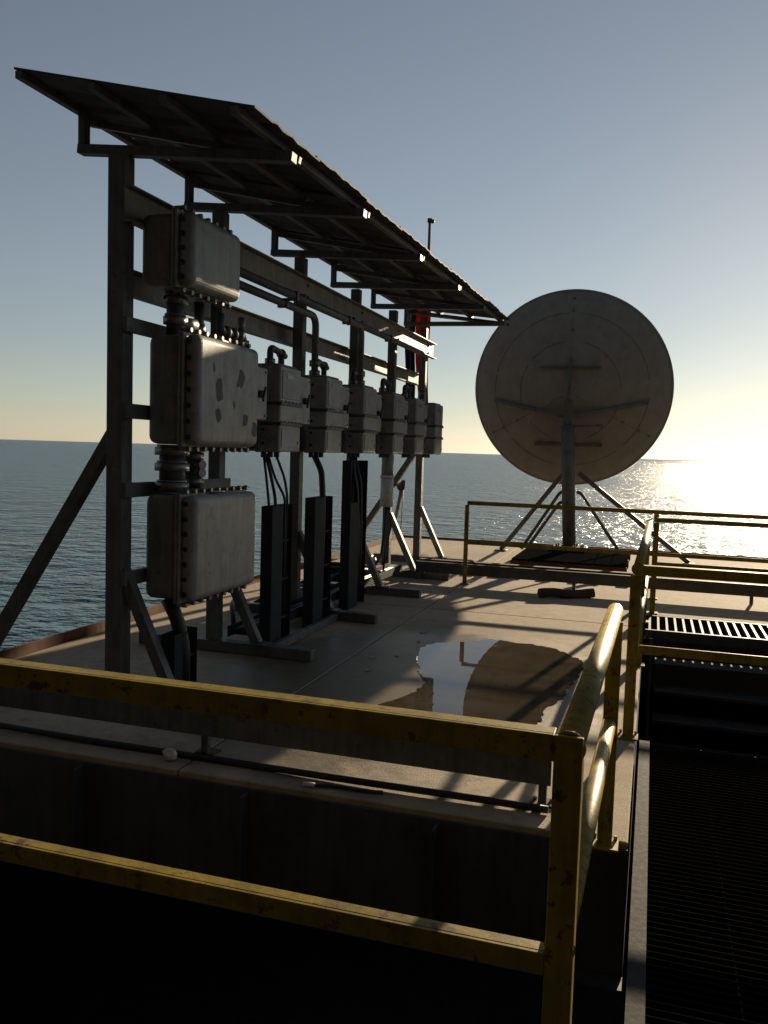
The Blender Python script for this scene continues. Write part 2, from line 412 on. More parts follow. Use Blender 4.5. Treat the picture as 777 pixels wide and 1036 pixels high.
# ------------------------------------------------------------------ equipment rack (posts, beams, braces, arms)
PX = -3.45
POST_Y = [4.95, 6.30, 7.95, 9.60, 11.10, 12.70]
rack = thing('equipment_rack', (PX, 8.8, 0), 'long grey steel frame of posts and beams carrying the row of enclosures', 'rack')
H_ = .0525
for i, y in enumerate(POST_Y):
    w = .062 if i == 0 else H_
    MB().box((PX - w, y - w, .10), (PX + w, y + w, 3.60), .005).build('post', 'steel', rack)
    # floor skid, front and back knees
    MB().box((-4.15, y - .05, .002), (-2.55, y + .05, .095), .005).build('foot_skid', 'steel', rack)
    mid = MB(); mid.beam((PX + w * .6, y, .86), (-3.05, y, .10), .075, .075, (0, 1, 0)); mid.build('knee_brace', 'lite' if i > 2 else 'steel', rack)
    if i in (0, 5): mid = MB(); mid.beam((PX - w * .6, y, 1.78), (-4.62, y, .06), .085, .085, (0, 1, 0)); mid.build('back_brace', 'steel', rack)
    MB().box((-3.15, y - .07, .097), (-2.95, y + .07, .105)).build('foot_plate', 'steel', rack)
    # canopy arm with its upright
    ze = 3.575 + .16 * (y - 4.36) / 8.6 - .085
    MB().beam((-3.77, y, 3.665), (-2.21, y, ze), .08, .06).build('canopy_arm', 'steel', rack)
    MB().box((-3.77, y - .03, 3.696), (-3.715, y + .03, 3.92), .003).build('canopy_upright', 'steel', rack)
def channel(x0, x1, z0, z1, y0, y1, name, mat='steel'):
    b = MB().box((x0, y0, z0), (x0 + .012, y1, z1)).box((x0 + .0125, y0, z1 - .012), (x1, y1, z1)).box((x0 + .0125, y0, z0), (x1, y1, z0 + .012))
    return b.build(name, mat, rack)
xf = PX + .065
channel(xf, xf + .07, 3.16, 3.39, 4.88, 13.0, 'upper_beam', 'lite')
channel(PX - .14, PX - .068, 2.74, 2.92, 5.06, 12.95, 'lower_beam', 'lite')
for z in (2.50, 1.93, 1.40, .80):
    MB().box((xf, 4.88, z - .05), (xf + .035, 6.36, z + .05), .003).build('mounting_rail', 'steel', rack)
for z in (2.28, 1.80):
    MB().box((xf, 6.37, z - .05), (xf + .035, 12.78, z + .05), .003).build('mounting_rail', 'steel', rack)
for y in POST_Y[1:]:
    for z in (3.22, 3.33):
        add('bolt', bolt_mesh('x', .014), rack, (xf + .013, y, z))

# ------------------------------------------------------------------ sunshade canopy
can = thing('sunshade_canopy', (-2.95, 8.7, 3.7), 'long sloping dark sheet canopy over the enclosures', 'canopy')
XA, ZA, XB, ZB = -3.80, 3.945, -2.14, 3.735
YC0, YC1 = 4.36, 12.97
def XBy(y): return -2.19
def ZBy(y): return 3.575 + .16 * (y - 4.36) / 8.6
NP = 9
for k in range(NP):
    y0 = YC0 + (YC1 - YC0) * k / NP; y1 = YC0 + (YC1 - YC0) * (k + 1) / NP
    b = MB(); bm = bmesh.new()
    # ribbed sheet
    rows = []
    nr = 13
    for j in range(nr + 1):
        ov = .045 if k % 2 else 0
        y = (y0 - (ov if k else 0)) + (y1 - y0 + ov * (2 if 0 < k < NP - 1 else 1)) * j / nr; dz = .010 if j % 3 == 1 else 0
        wob = random.uniform(-.004, .004) if 1 < j < nr - 1 else 0
        if j in (0, 1, nr - 1, nr): dz = 0
        rows.append((y, dz + wob + .0135 * (k % 2)))
    top = [[bm.verts.new((XA + (XBy(y) - XA) * xi / 2, y, ZA + (ZBy(y) - ZA) * xi / 2 + d + .012)) for (y, d) in rows] for xi in (0, 1, 2)]
    bot = [[bm.verts.new((XA + (XBy(y) - XA) * xi / 2, y, ZA + (ZBy(y) - ZA) * xi / 2 + d)) for (y, d) in rows] for xi in (0, 1, 2)]
    for i in range(2):
        for j in range(nr):
            bm.faces.new((top[i][j], top[i + 1][j], top[i + 1][j + 1], top[i][j + 1])); bm.faces.new((bot[i][j], bot[i][j + 1], bot[i + 1][j + 1], bot[i + 1][j]))
    for i in range(2):
        for j in (0, nr): bm.faces.new((top[i][j], top[i + 1][j], bot[i + 1][j], bot[i][j]))
    for j in range(nr):
        for i in (0, 2): bm.faces.new((top[i][j], top[i][j + 1], bot[i][j + 1], bot[i][j]))
    bmesh.ops.recalc_face_normals(bm, faces=bm.faces[:]); b.join(bm); b.build('roof_panel', 'sheet', can)
for t in (.02, .34, .64, .92):
    MB().beam((XA + (XBy(YC0) - XA) * t, YC0, ZA + (ZBy(YC0) - ZA) * t - .026), (XA + (XBy(YC1) - XA) * t, YC1, ZA + (ZBy(YC1) - ZA) * t - .026), .05, .044).build('purlin', 'steel', can)
for i, y in enumerate(POST_Y):
    MB().beam((XA + .03, y + .09, ZA - .072), (XBy(y) - .02, y + .09, ZBy(y) - .072), .04, .045).build('rafter', 'steel', can)
MB().beam((XA, YC1 - .03, ZA - .07), (XBy(YC1), YC1 - .03, ZBy(YC1) - .07), .04, .04).build('rafter', 'steel', can)

# ------------------------------------------------------------------ big bolted enclosures
def big_box(y0, y1, z0, z1, label, patches=()):
    o = thing('bolted_enclosure', (-3.2, (y0 + y1) / 2, z0), label, 'enclosure')
    xb, xm, xe = -3.348, -3.085, -2.945
    MB().box((xb, y0 + .006, z0 + .006), (xm, y1 - .006, z1 - .006), .06, 4).build('body', 'box', o)
    MB().box((xm - .012, y0 - .012, z0 - .012), (xm + .012, y1 + .012, z1 + .012), .01, 2).build('body_flange', 'box', o)
    MB().box((xm + .0135, y0 - .010, z0 - .010), (xm + .034, y1 + .010, z1 + .010), .01, 2).build('cover_flange', 'box2', o)
    MB().box((xm + .02, y0 + .004, z0 + .004), (xe, y1 - .004, z1 - .004), .055, 5).build('cover', 'box2', o)
    ny = max(4, round((y1 - y0) / .105)); nz = max(4, round((z1 - z0) / .105))
    for k in range(ny):
        y = y0 + .04 + (y1 - y0 - .08) * k / (ny - 1)
        for z in (z0 - .022, z1 + .022): add('bolt', bolt_mesh('x', .017, .03), o, (xm + .036, y, z))
        for z in (z0 - .022, z1 + .022):
            lug(o, xm, y, z)
    for k in range(nz):
        z = z0 + .06 + (z1 - z0 - .12) * k / (nz - 1)
        add('bolt', bolt_mesh('x', .0125, .02), o, (xm + .034, y1 + .002, z))
        add('bolt', bolt_mesh('y', .019, .012), o, (xm + .07, y0 + .004, z))
    MB().cyl((xm + .05, (y0 + y1) / 2 - .09, z1 + .006), (xm + .05, (y0 + y1) / 2 + .09, z1 + .006), .014).build('lifting_handle', 'bolt', o)
    for (dy, dz, w, h, a) in patches:
        c = Vector((xe + .0012, y0 + dy, z0 + dz)); p = []
        for k in range(26):
            th = 2 * math.pi * k / 26; q = 1 + .16 * mn.noise(Vector((dy * 31 + math.cos(th) * 4.5, dz * 17 + math.sin(th) * 4.5, 2.3))) + .45 * mn.noise(Vector((dy * 9 + math.cos(th) * 1.4, dz * 7 + math.sin(th) * 1.4, .3)))
            sx = math.copysign(abs(math.cos(th)) ** .6, math.cos(th)) * w * q; sz = math.copysign(abs(math.sin(th)) ** .6, math.sin(th)) * h * q
            p.append((sx * math.cos(a) - sz * math.sin(a), sx * math.sin(a) + sz * math.cos(a)))
        mb = MB(); bm = mb.bm; bm.faces.new([bm.verts.new((c.x, c.y + u, c.z + v)) for u, v in p])
        mb.build('glue_patch', 'patch', o)
    return o
LUG = None
def lug(o, xm, y, z):
    global LUG
    if LUG is None:
        LUG = MB().box((-.012, -.018, -.012), (.036, .018, .012), .004).mesh('lug'); LUG.materials.append(M['box'])
    add('lug', LUG, o, (xm, y, z))
big_box(5.00, 5.72, 2.76, 3.25, 'dark topmost bolted grey enclosure under the near end of the canopy')
big_box(5.10, 6.05, 1.71, 2.47, 'large grey bolted enclosure with torn label marks on its cover',
        [(.30, .40, .045, .085, .15), (.62, .50, .045, .075, -.35), (.29, .22, .035, .045, .4), (.70, .20, .035, .045, 0), (.22, .55, .012, .03, .2), (.52, .31, .012, .03, .2), (.86, .13, .04, .055, 0)])
big_box(5.08, 6.05, .635, 1.375, 'lowest bolted grey enclosure with plain cover near the deck')

def nipple(y, z0, z1, r, label, unions=(.3, .7), x=-3.22):
    o = thing('conduit_fitting', (x, y, z0), label, 'conduit')
    MB().cyl((x, y, z0), (x, y, z1), r, n=18).build('pipe', 'dark', o)
    for u in unions:
        z = z0 + (z1 - z0) * u
        MB().cyl((x, y, z - .028), (x, y, z + .028), r * 1.35, n=6).build('union_nut', 'bolt', o)
        MB().cyl((x, y, z + .03), (x, y, z + .045), r * 1.2, n=14).build('lock_ring', 'bolt', o)
    return o
a = nipple(5.26, 2.475, 2.755, .062, 'stout vertical conduit joining the topmost and label-marked enclosures', (.35, .85))
MB().cyl((-3.22, 5.29, 2.56), (-3.16, 5.42, 2.56), .05, n=14).build('side_plug', 'bolt', a)
nipple(5.58, 2.475, 2.755, .036, 'slim vertical conduit beside the stout one above the label-marked enclosure', (.3,))
nipple(5.24, 1.385, 1.70, .088, 'thick conduit joining the label-marked enclosure to the lowest one', (.12, .55, .9))
a = nipple(5.52, 1.385, 1.70, .06, 'bolted seal fitting between the label-marked and lowest enclosures', (.2, .8))
for s_ in (.42, .6):
    MB().cyl((-3.22, 5.52, 1.385 + .315 * s_), (-3.12, 5.49, 1.385 + .315 * s_), .035, n=12).build('seal_plug', 'bolt', a)

# ------------------------------------------------------------------ the row of switch boxes
ROW_Y = [6.54, 7.59, 8.69, 9.80, 10.78, 11.82]
ORD = ['first', 'second', 'third', 'fourth', 'fifth', 'sixth']
def row_box(y0, w, label):
    y1 = y0 + w; z0, z1 = 1.68, 2.40; xb, xe = -3.348, -3.0
    o = thing('switch_box', (-3.2, (y0 + y1) / 2, z0), label, 'switch box', 'tall switch boxes in the row')
    MB().box((xb, y0, z0), (xe, y1, z1), .02, 3).build('body', 'box2', o)
    for z in (1.915, 2.085):
        MB().box((xb + .01, y0 - .008, z - .014), (xe + .014, y1 + .012, z + .014), .004, 2).build('clamp_flange', 'dark', o)
        for q in range(6):
            add('bolt', bolt_mesh('z', .011, .012), o, (xe + .002, y0 + .03 + (w - .06) * q / 5, z + .014))
    MB().box((xb + .13, y0 - .010, z0 - .008), (xb + .165, y1 + .010, z1 + .012), .005, 2).build('joint_flange', 'box', o)
    for q in range(6): add('bolt', bolt_mesh('y', .013, .012), o, (xb + .20, y0, z0 + .07 + q * .115))
    MB().box((xe - .002, y0 + .035, 2.13), (xe + .006, y1 - .035, 2.365), .003).build('upper_door', 'box2', o)
    MB().box((xe - .002, y0 + .035, 1.715), (xe + .006, y1 - .035, 1.88), .003).build('lower_door', 'box2', o)
    MB().box((xb + .02, y0 + .03, z1 + .001), (xe - .03, y1 - .03, z1 + .02), .008).build('lid', 'box', o)
    for q in range(3):
        MB().cyl((-3.18, y0 + .08 + q * .13, z0 - .05), (-3.18, y0 + .08 + q * .13, z0 + .004), .026, n=8).build('cable_gland', 'dark', o)
    MB().cyl((xe - .002, y1 - .06, 1.76), (xe + .016, y1 - .06, 1.76), .014, n=10).build('drain_plug', 'bolt', o)
    MB().box((xe + .0065, y0 + .12, 2.30), (xe + .009, y0 + .26, 2.34)).build('name_plate', 'bolt', o)
    return o
def small_box(y0, w, label):
    y1 = y0 + w; z0, z1 = 1.94, 2.35; xb, xe = -3.348, -3.045
    o = thing('breaker_box', (-3.2, (y0 + y1) / 2, z0), label, 'breaker box', 'small breaker boxes between the switch boxes')
    MB().box((xb, y0, z0), (xe - .05, y1, z1), .02, 3).build('body', 'box', o)
    MB().box((xe - .049, y0 - .008, z0 - .008), (xe, y1 + .008, z1 + .008), .016, 3).build('cover', 'box2', o)
    h = MB().cyl((xe - .004, (y0 + y1) / 2, z0 + .20), (xe + .035, (y0 + y1) / 2, z0 + .20), .03, n=12)
    h = h.build('rotary_handle', 'dark', o)
    MB().beam((xe + .042, (y0 + y1) / 2 - .02, z0 + .14), (xe + .042, (y0 + y1) / 2 + .03, z0 + .26), .018, .018, (1, 0, 0)).build('lever', 'dark', h)
    for a, b in ((.03, .03), (.03, -.03), (-.03, .03), (-.03, -.03)):
        add('bolt', bolt_mesh('x', .009, .012), o, (xe, (y0 if a > 0 else y1) + a, (z0 if b > 0 else z1) + b))
    MB().cyl(((xb + xe) / 2, (y0 + y1) / 2, z0 - .05), ((xb + xe) / 2, (y0 + y1) / 2, z0 + .003), .025, n=8).build('cable_gland', 'dark', o)
    return o
for k, y in enumerate(ROW_Y):
    row_box(y, .44, ['tall grey switch box nearest the big bolted enclosures', 'second tall switch box from the big bolted enclosures', 'third tall switch box from the big bolted enclosures, over the wide tray',
                     'fourth tall switch box from the big enclosures', 'tall switch box second from the far end of the row', 'tall sunlit switch box at the far end of the row'][k])
SB = [6.10] + [y + .475 for y in ROW_Y[:5]]
for k, y in enumerate(SB):
    small_box(y, .28, ['small breaker box squeezed between the large label-marked enclosure and first switch box', 'small breaker box with lever between first and second switch boxes',
                       'small breaker box with lever between second and third switch boxes', 'small breaker box between third and fourth switch boxes',
                       'small breaker box between fourth and fifth switch boxes', 'small breaker box just before the sunlit end switch box'][k])
tr = thing('cable_trunking', (-3.3, 9.2, 1.70), 'dark grey trunking behind the lower edge of the switch boxes', 'trunking')
for k in range(6):
    y0 = 6.12 + k * 1.02
    MB().box((-3.349, y0, 1.69), (-3.24, y0 + 1.01, 1.90), .004).build('trunking_cover', 'dark', tr)

# conduits: gooseneck links and long runs
def gooseneck(ya, yb, k, label):
    x = -3.28
    o = thing('gooseneck_conduit', (x, ya, 2.42), label, 'conduit', 'bent conduit links over the boxes')
    p = rounded_path([(x, ya, 2.42), (x, ya, 2.60), (x, yb, 2.57), (x, yb, 2.34)], .06)
    MB().tube(p, .03, 10).build('pipe', 'dark', o)
    for y, z in ((ya, 2.47), (yb, 2.40)):
        MB().cyl((x, y, z - .028), (x, y, z + .028), .046, n=6).build('union_nut', 'bolt', o)
    MB().ball((x, yb, 2.565), .046).build('elbow', 'dark', o)
    MB().cyl((x, yb + .02, 2.57), (x, yb + .09, 2.55), .026, n=8).build('elbow_plug', 'bolt', o)
for k, y in enumerate(ROW_Y[:5]):
    gooseneck(y + .38, SB[k + 1] + .14, k, ['bent conduit link from first switch box to its breaker box', 'bent conduit link from second switch box to its breaker box',
              'bent conduit link from third switch box to its breaker box', 'bent conduit link from fourth switch box to its breaker box', 'bent conduit link from fifth switch box to its breaker box'][k])
o = thing('gooseneck_conduit', (-3.2, 5.95, 2.42), 'lumpy conduit link from the label-marked enclosure to the breaker box beside it', 'conduit', 'bent conduit links over the boxes')
MB().tube(rounded_path([(-3.2, 5.86, 2.72), (-3.2, 5.86, 2.58), (-3.2, 6.24, 2.60), (-3.2, 6.24, 2.38)], .06), .034, 10).build('pipe', 'dark', o)
for y in (5.95, 6.06, 6.16): MB().ball((-3.2, y, 2.59), .052).build('coupling', 'dark', o)
MB().cyl((-3.2, 6.21, 2.62), (-3.2, 6.21, 2.74), .03, n=8).build('elbow_plug', 'bolt', o)
for z in (2.44, 2.54): MB().cyl((-3.2, 6.24, z - .025), (-3.2, 6.24, z + .025), .05, n=6).build('union_nut', 'bolt', o)

def long_run(y0, y1, z, x, label):
    o = thing('conduit_run', (x, y1, 2.42), label, 'conduit', 'long conduits running along the rack')
    MB().tube(rounded_path([(x, y0, z), (x, y1, z), (x, y1, 2.41)], .12), .036, 12).build('pipe', 'steel', o)
    for zz in (2.46, 2.56): MB().cyl((x, y1, zz - .03), (x, y1, zz + .03), .055, n=6).build('union_nut', 'bolt', o)
    y = y0 + .35
    while y < y1 - .3:
        MB().box((x - .05, y - .02, z - .042), (x + .05, y + .02, z + .042), .004).build('pipe_clamp', 'steel', o); y += 1.4
    return o
long_run(5.40, 7.93, 3.02, -3.27, 'lowest long conduit turning down into the second switch box')
long_run(5.40, 9.02, 3.08, -3.17, 'long conduit turning down into the third switch box')
long_run(7.2, 12.05, 3.13, -3.27, 'long conduit turning down into the sunlit end switch box')

# ------------------------------------------------------------------ cable trays and cables
def tray(y0, y1, z1, label, x=-3.08, mat='tray', zc=None):
    o = thing('cable_tray', (x, (y0 + y1) / 2, .0), label, 'cable tray', 'upright cable trays below the boxes')
    MB().box((x - .05, y0, .003), (x - .044, y1, z1)).build('back_plate', mat, o)
    for y in (y0 - .006, y1 + .001): MB().box((x - .05, y, .003), (x + .05, y + .005, z1), .001).build('side_flange', mat, o)
    MB().box((x + .0505, y0 - .006, .003), (x + .055, y0 + (y1 - y0) * .52, zc or z1), .001).build('cover_plate', mat, o)
    z = .22
    while z < (zc or z1) - .06:
        MB().box((x + .02, y0 + (y1 - y0) * .53, z), (x + .03, y1 - .002, z + .018)).build('rung', mat, o); z += .34
    return o
def cable(pts, r, label, x0=None):
    o = MB().tube(rounded_path(pts, .06), r, 8).build('power_cable', 'black')
    return tag(o, label, 'cable', 'black cables dropping to the trays')
tray(6.50, 6.91, 1.22, 'dark upright cable tray under the nearest tall switch box')
tray(7.44, 7.90, 1.25, 'dark upright cable tray under the second switch box')
tray(8.48, 9.02, 1.60, 'tall wide cable tray reaching up to the third switch box', -3.10, zc=1.15)
tray(5.02, 5.32, .42, 'short dark cable tray under the lowest bolted enclosure', -3.10)
names = ['left bowed', 'straight', 'slanting', 'right bowed']
for k, (ya, yb, bow) in enumerate(((6.62, 6.56, -.06), (6.66, 6.66, 0), (6.70, 6.84, .03), (6.86, 6.87, .07))):
    zt = 1.66
    p = [(-3.18, ya, zt), (-3.12, ya + bow, 1.45), (-3.08, yb + bow * .6, 1.28), (-3.07, yb, 1.0), (-3.07, yb, .08)]
    cable(p, .012 if k != 1 else .015, 'thin %s black cable from the nearest switch box into its tray' % names[k])
cable([(-3.18, 7.74, 1.66), (-3.10, 7.76, 1.5), (-3.07, 7.74, 1.2), (-3.07, 7.72, .06)], .032, 'thick black cable from the second switch box into its tray')
cable([(-3.18, 8.80, 1.66), (-3.1, 8.80, 1.3), (-3.08, 8.84, .8), (-3.08, 8.84, .06)], .026, 'black cable from the third switch box down the wide tray')
cable([(-3.18, 8.92, 1.66), (-3.1, 8.93, 1.35), (-3.08, 8.92, .8), (-3.08, 8.92, .06)], .022, 'second black cable beside it down the wide tray')
cable([(-3.2, 5.17, .64), (-3.12, 5.17, .5), (-3.07, 5.17, .3), (-3.07, 5.17, .03)], .05, 'very thick black cable under the lowest bolted enclosure')
cable([(-3.30, 10.55, .98), (-3.28, 10.45, .7), (-3.3, 10.4, .35), (-3.35, 9.9, .12)], .02, 'loose black cable sagging below the white canister')
cable([(-3.30, 10.62, .98), (-3.24, 10.62, .75), (-3.3, 10.58, .45), (-3.3, 10.5, .1)], .014, 'thin black cable hanging straight below the white canister')
# tangle of cables on the deck behind the posts
rnd = random.Random(5)
for k in range(7):
    y = 7.2 + k * .55; p = [(-3.55 - rnd.random() * .3, y, .03)]
    for j in range(6): p.append((-3.5 - rnd.random() * .55, y + .28 * (j + 1), .03 + rnd.random() * .16))
    MBt = MB().tube([q for q in rounded_path(p, .09)], .024, 7).build('loose_hose', 'black')
    tag(MBt, ['black hose on the deck behind the nearest cable tray', 'black hose on the deck between the first two cable trays', 'black hose on the deck behind the second cable tray', 'black hose on the deck left of the tall wide tray', 'black hose on the deck behind the tall wide tray', 'black hose on the deck behind the fourth rack post', 'farthest black hose in the tangle behind the rack'][k], 'hose', 'tangled hoses behind the rack')

# white canister and hanging arm at the fifth post
o = thing('white_canister', (-3.30, 10.56, .98), 'white cylindrical canister hanging below the fourth switch box', 'canister')
MB().cyl((-3.30, 10.56, .99), (-3.30, 10.56, 1.36), .085, n=20).build('body', 'white', o)
MB().cyl((-3.30, 10.56, 1.361), (-3.30, 10.56, 1.40), .092, n=20).build('collar', 'white', o)
MB().cyl((-3.30, 10.56, 1.401), (-3.30, 10.56, 1.66), .078, n=20).build('neck', 'box2', o)
o = thing('hanging_lamp_arm', (-3.40, 11.3, .7), 'small hinged arm with dangling straps beside the fifth post', 'bracket')
MB().cyl((-3.42, 11.155, 1.24), (-3.42, 11.66, 1.25), .018, n=8).build('bracket_arm', 'dark', o)
MB().cyl((-3.42, 11.60, 1.20), (-3.42, 11.74, 1.28), .06, .03, n=10).build('hinge_cap', 'dark', o)
MB().cyl((-3.42, 11.68, 1.21), (-3.45, 11.42, .66), .032, .02, n=8).build('drop_tube', 'lite', o)
MB().cyl((-3.40, 11.68, 1.21), (-3.40, 11.60, .58), .007, n=6).build('strap', 'lite', o)

# ------------------------------------------------------------------ flag and pole
o = thing('flag_pole', (-3.62, 13.45, 0), 'thin tall pole rising behind the far end of the canopy', 'flag pole')
MB().cyl((-3.62, 13.45, 0), (-3.62, 13.45, 5.38), .035, .022, n=10).build('pole', 'rust', o)
MB().cyl((-3.62, 13.45, 5.381), (-3.62, 13.45, 5.44), .04, n=10).build('truck', 'dark', o)
MB().ball((-3.58, 13.47, 5.40), .035).build('pulley', 'dark', o)
MB().box((-3.75, 13.32, .0), (-3.49, 13.58, .02), .003).build('base_plate', 'rust', o)
o = thing('flag', (-3.65, 13.4, 2.55), 'limp red and navy flag hanging from the pole at the far end', 'flag')
def cloth(name, mat, xa, xb, ztop, zbot, seed, yo):
    bm = bmesh.new(); rows = []; n = 16; mz = 22
    for j in range(mz + 1):
        t = j / mz; z = ztop + (zbot - ztop) * t; row = []
        for i in range(n + 1):
            u = i / n
            squeeze = .82 + .22 * math.sin(t * 3.1 + seed)
            x = xb + (xa - xb) * (1 - u) * squeeze + .015 * math.sin(6 * t + seed)
            y = yo + .05 * math.sin(u * 11 + seed + t * 1.3) * (.6 + t) + .015 * math.sin(u * 25 + t * 4)
            row.append(bm.verts.new((x, y, z + .06 * math.sin(u * 6 + seed) * t)))
        rows.append(row)
    for j in range(mz):
        for i in range(n):
            f = bm.faces.new((rows[j][i], rows[j][i + 1], rows[j + 1][i + 1], rows[j + 1][i])); f.smooth = True
    bmesh.ops.solidify(bm, geom=bm.faces[:], thickness=.004)
    b = MB(); b.join(bm); return b.build(name, mat, o)
cloth('red_cloth', 'red', -3.80, -3.55, 4.15, 2.42, 1.0, 13.40)
cloth('navy_cloth', 'navy', -4.00, -3.78, 4.10, 2.46, 2.4, 13.36)
cloth('pale_stripe', 'white', -3.92, -3.84, 4.0, 3.5, .4, 13.29)

# ------------------------------------------------------------------ dish antenna
DX, DY = -1.28, 14.80
dish = thing('satellite_dish', (DX, DY, 0), 'large round cream satellite dish seen from behind on a braced pole', 'satellite dish')
DC = Vector((-1.40, 14.80, 2.845)); RAD = 1.625
axis = Vector((-.035, 1.0, .16)).normalized()      # dish looks out to sea
ex = axis.cross(Vector((0, 0, 1))).normalized(); ey = ex.cross(axis)
DEP = .52
def dpt(r_, th, off=0.0):
    # paraboloid with its vertex toward the camera
    return DC + ex * (r_ * math.cos(th)) + ey * (r_ * math.sin(th)) + axis * (-DEP + DEP * (r_ / RAD) ** 2 + off)
bm = bmesh.new(); NT = 96
radii = [0, .12, .3, .5, .7, .9, 1.1, 1.3, 1.5, RAD]
def shell(off):
    rg = [[bm.verts.new(dpt(0, 0, off))]]
    for q in radii[1:]: rg.append([bm.verts.new(dpt(q, 2 * math.pi * k / NT, off)) for k in range(NT)])
    for k in range(NT): bm.faces.new((rg[0][0], rg[1][k], rg[1][(k + 1) % NT]))
    for a, b in zip(rg[1:], rg[2:]):
        for k in range(NT): bm.faces.new((a[k], b[k], b[(k + 1) % NT], a[(k + 1) % NT]))
    return rg
a = shell(0); b = shell(.022)
for k in range(NT): bm.faces.new((a[-1][k], b[-1][k], b[-1][(k + 1) % NT], a[-1][(k + 1) % NT]))
for f in bm.faces: f.smooth = True
bmesh.ops.recalc_face_normals(bm, faces=bm.faces[:])
mb = MB(); mb.join(bm); refl = mb.build('reflector', 'dish', dish)
MB().tube([dpt(RAD + .003, 2 * math.pi * k / 96, .012) for k in range(97)], .022, 8, False).build('rim', 'dish', dish)
# raised ring mouldings, in arcs as in the photo
def ringarc(q, t0, t1, r_=.006):
    nn = max(6, int(abs(t1 - t0) * 14))
    MB().tube([dpt(q, t0 + (t1 - t0) * k / nn, -.003) for k in range(nn + 1)], r_, 6).build('ring_rib', 'dish', refl)
for t0, t1 in ((.15, 1.5), (1.62, 2.9), (2.95, 3.75), (3.85, 4.5), (4.75, 5.4), (5.5, 6.2)): ringarc(1.27, t0, t1)
for t0, t1 in ((.1, 1.3), (1.7, 2.5), (2.6, 3.6), (3.8, 4.3), (5.1, 5.9)): ringarc(.82, t0, t1)
for th in (math.pi / 2, math.pi * 7 / 6, -math.pi / 6):
    MB().tube([dpt(.15 + (RAD - .17) * k / 12, th, -.001) for k in range(13)], .006, 6).build('panel_seam', 'dish', refl)
    for q in (1.0, 1.3, 1.5):
        p = dpt(q, th, -.004); MB().cyl(p + axis * .004, p - axis * .016, .02, n=8).build('seam_bolt', 'bolt', refl)
# mount: hub frame, spars, cross bars
hub = DC - axis * (DEP + .16) + ey * (-.42)
mount = MB().box((-.07, -.06, -.22), (.07, .06, .30), .01)
mo = mount.build('mount_head', 'dishmetal', dish); mo.location = hub
mo.matrix_parent_inverse = Matrix.Identity(4); mo.location = hub - Vector((DX, DY, 0))
def bar(p, q, w=.05, name='spar', mat='dishmetal'): return MB().beam(p, q, w, w, (0, 0, 1)).build(name, mat, dish)
bar(hub + ey * .02 - axis * .0, dpt(1.27, math.radians(188), -.05), .055)
bar(hub + ey * .02 - axis * .0, dpt(1.27, math.radians(-8), -.05), .055)
bar(dpt(.56, math.radians(150), -.04) + ey * .12, dpt(.56, math.radians(30), -.04) + ey * .12, .04, 'cross_bar')
bar(dpt(1.05, math.radians(238), -.06) , dpt(1.05, math.radians(302), -.06), .055, 'cross_bar')
bar(hub + ey * .3, dpt(.55, math.radians(90), -.02), .05, 'strut')
MB().cyl(hub + Vector((.02, -.02, -.12)), hub + Vector((.55, .05, -.10)), .02, n=8).build('adjuster_rod', 'dishmetal', dish)
MB().box(hub + Vector((.48, .0, -.13)), hub + Vector((.56, .07, -.07)), .01).build('adjuster_motor', 'dishmetal', dish)
# pole and legs
PT = Vector((hub.x, hub.y, hub.z - .2))
MB().cyl((DX, DY - .35, .10), (PT.x, PT.y, PT.z + .1), .112, .105, n=24).build('pole', 'dishmetal', dish)
BX = Vector((DX, DY - .35, 0))
MB().box((BX.x - .28, BX.y - .28, .165), (BX.x + .28, BX.y + .28, .20), .004).build('base_flange', 'dishmetal', dish)
for k in range(8):
    th = k * math.pi / 4 + .3; add('bolt', bolt_mesh('z', .022, .05), dish, (BX.x + .22 * math.cos(th), BX.y + .22 * math.sin(th), .20))
ap = Vector((DX - .02, DY - .38, 1.44))
for (gx, gy) in ((-2.52, 15.0), (.62, 14.75)):
    s_ = -1 if gx < DX else 1
    MB().beam(ap + Vector((.12 * s_, 0, 0)), (gx, gy, .03), .075, .075, (0, 1, 0)).build('leg', 'dishmetal', dish)
    MB().box((gx - .1, gy - .1, .003), (gx + .1, gy + .1, .025), .003).build('foot_plate', 'dishmetal', dish)
for (gx, gy, z) in ((-2.02, 14.0, 1.12), (-.46, 14.3, 1.12), (-1.98, 14.55, .95)):
    s_ = -1 if gx < DX else 1
    MB().tube(rounded_path([ap + Vector((.10 * s_, 0, z - 1.44)), ap + Vector((.17 * s_, -.01, z - 1.44 - .005)), (gx, gy, .17)], .05), .027, 8).build('brace_pipe', 'dishmetal', dish)
# platform under the dish
pf = thing('dish_platform', (-1.1, 13.6, 0), 'low dark steel skid platform under the dish pole', 'platform')
for k in range(7):
    x0 = -1.98 + k * .24
    MB().box((x0, 12.75, .125), (x0 + .225, 14.85, .155), .003).build('plank', 'flat_black', pf)
for y in (12.80, 13.75, 14.8): MB().box((-2.0, y - .05, .002), (-.30, y + .05, .124), .004).build('bearer', 'rust', pf)

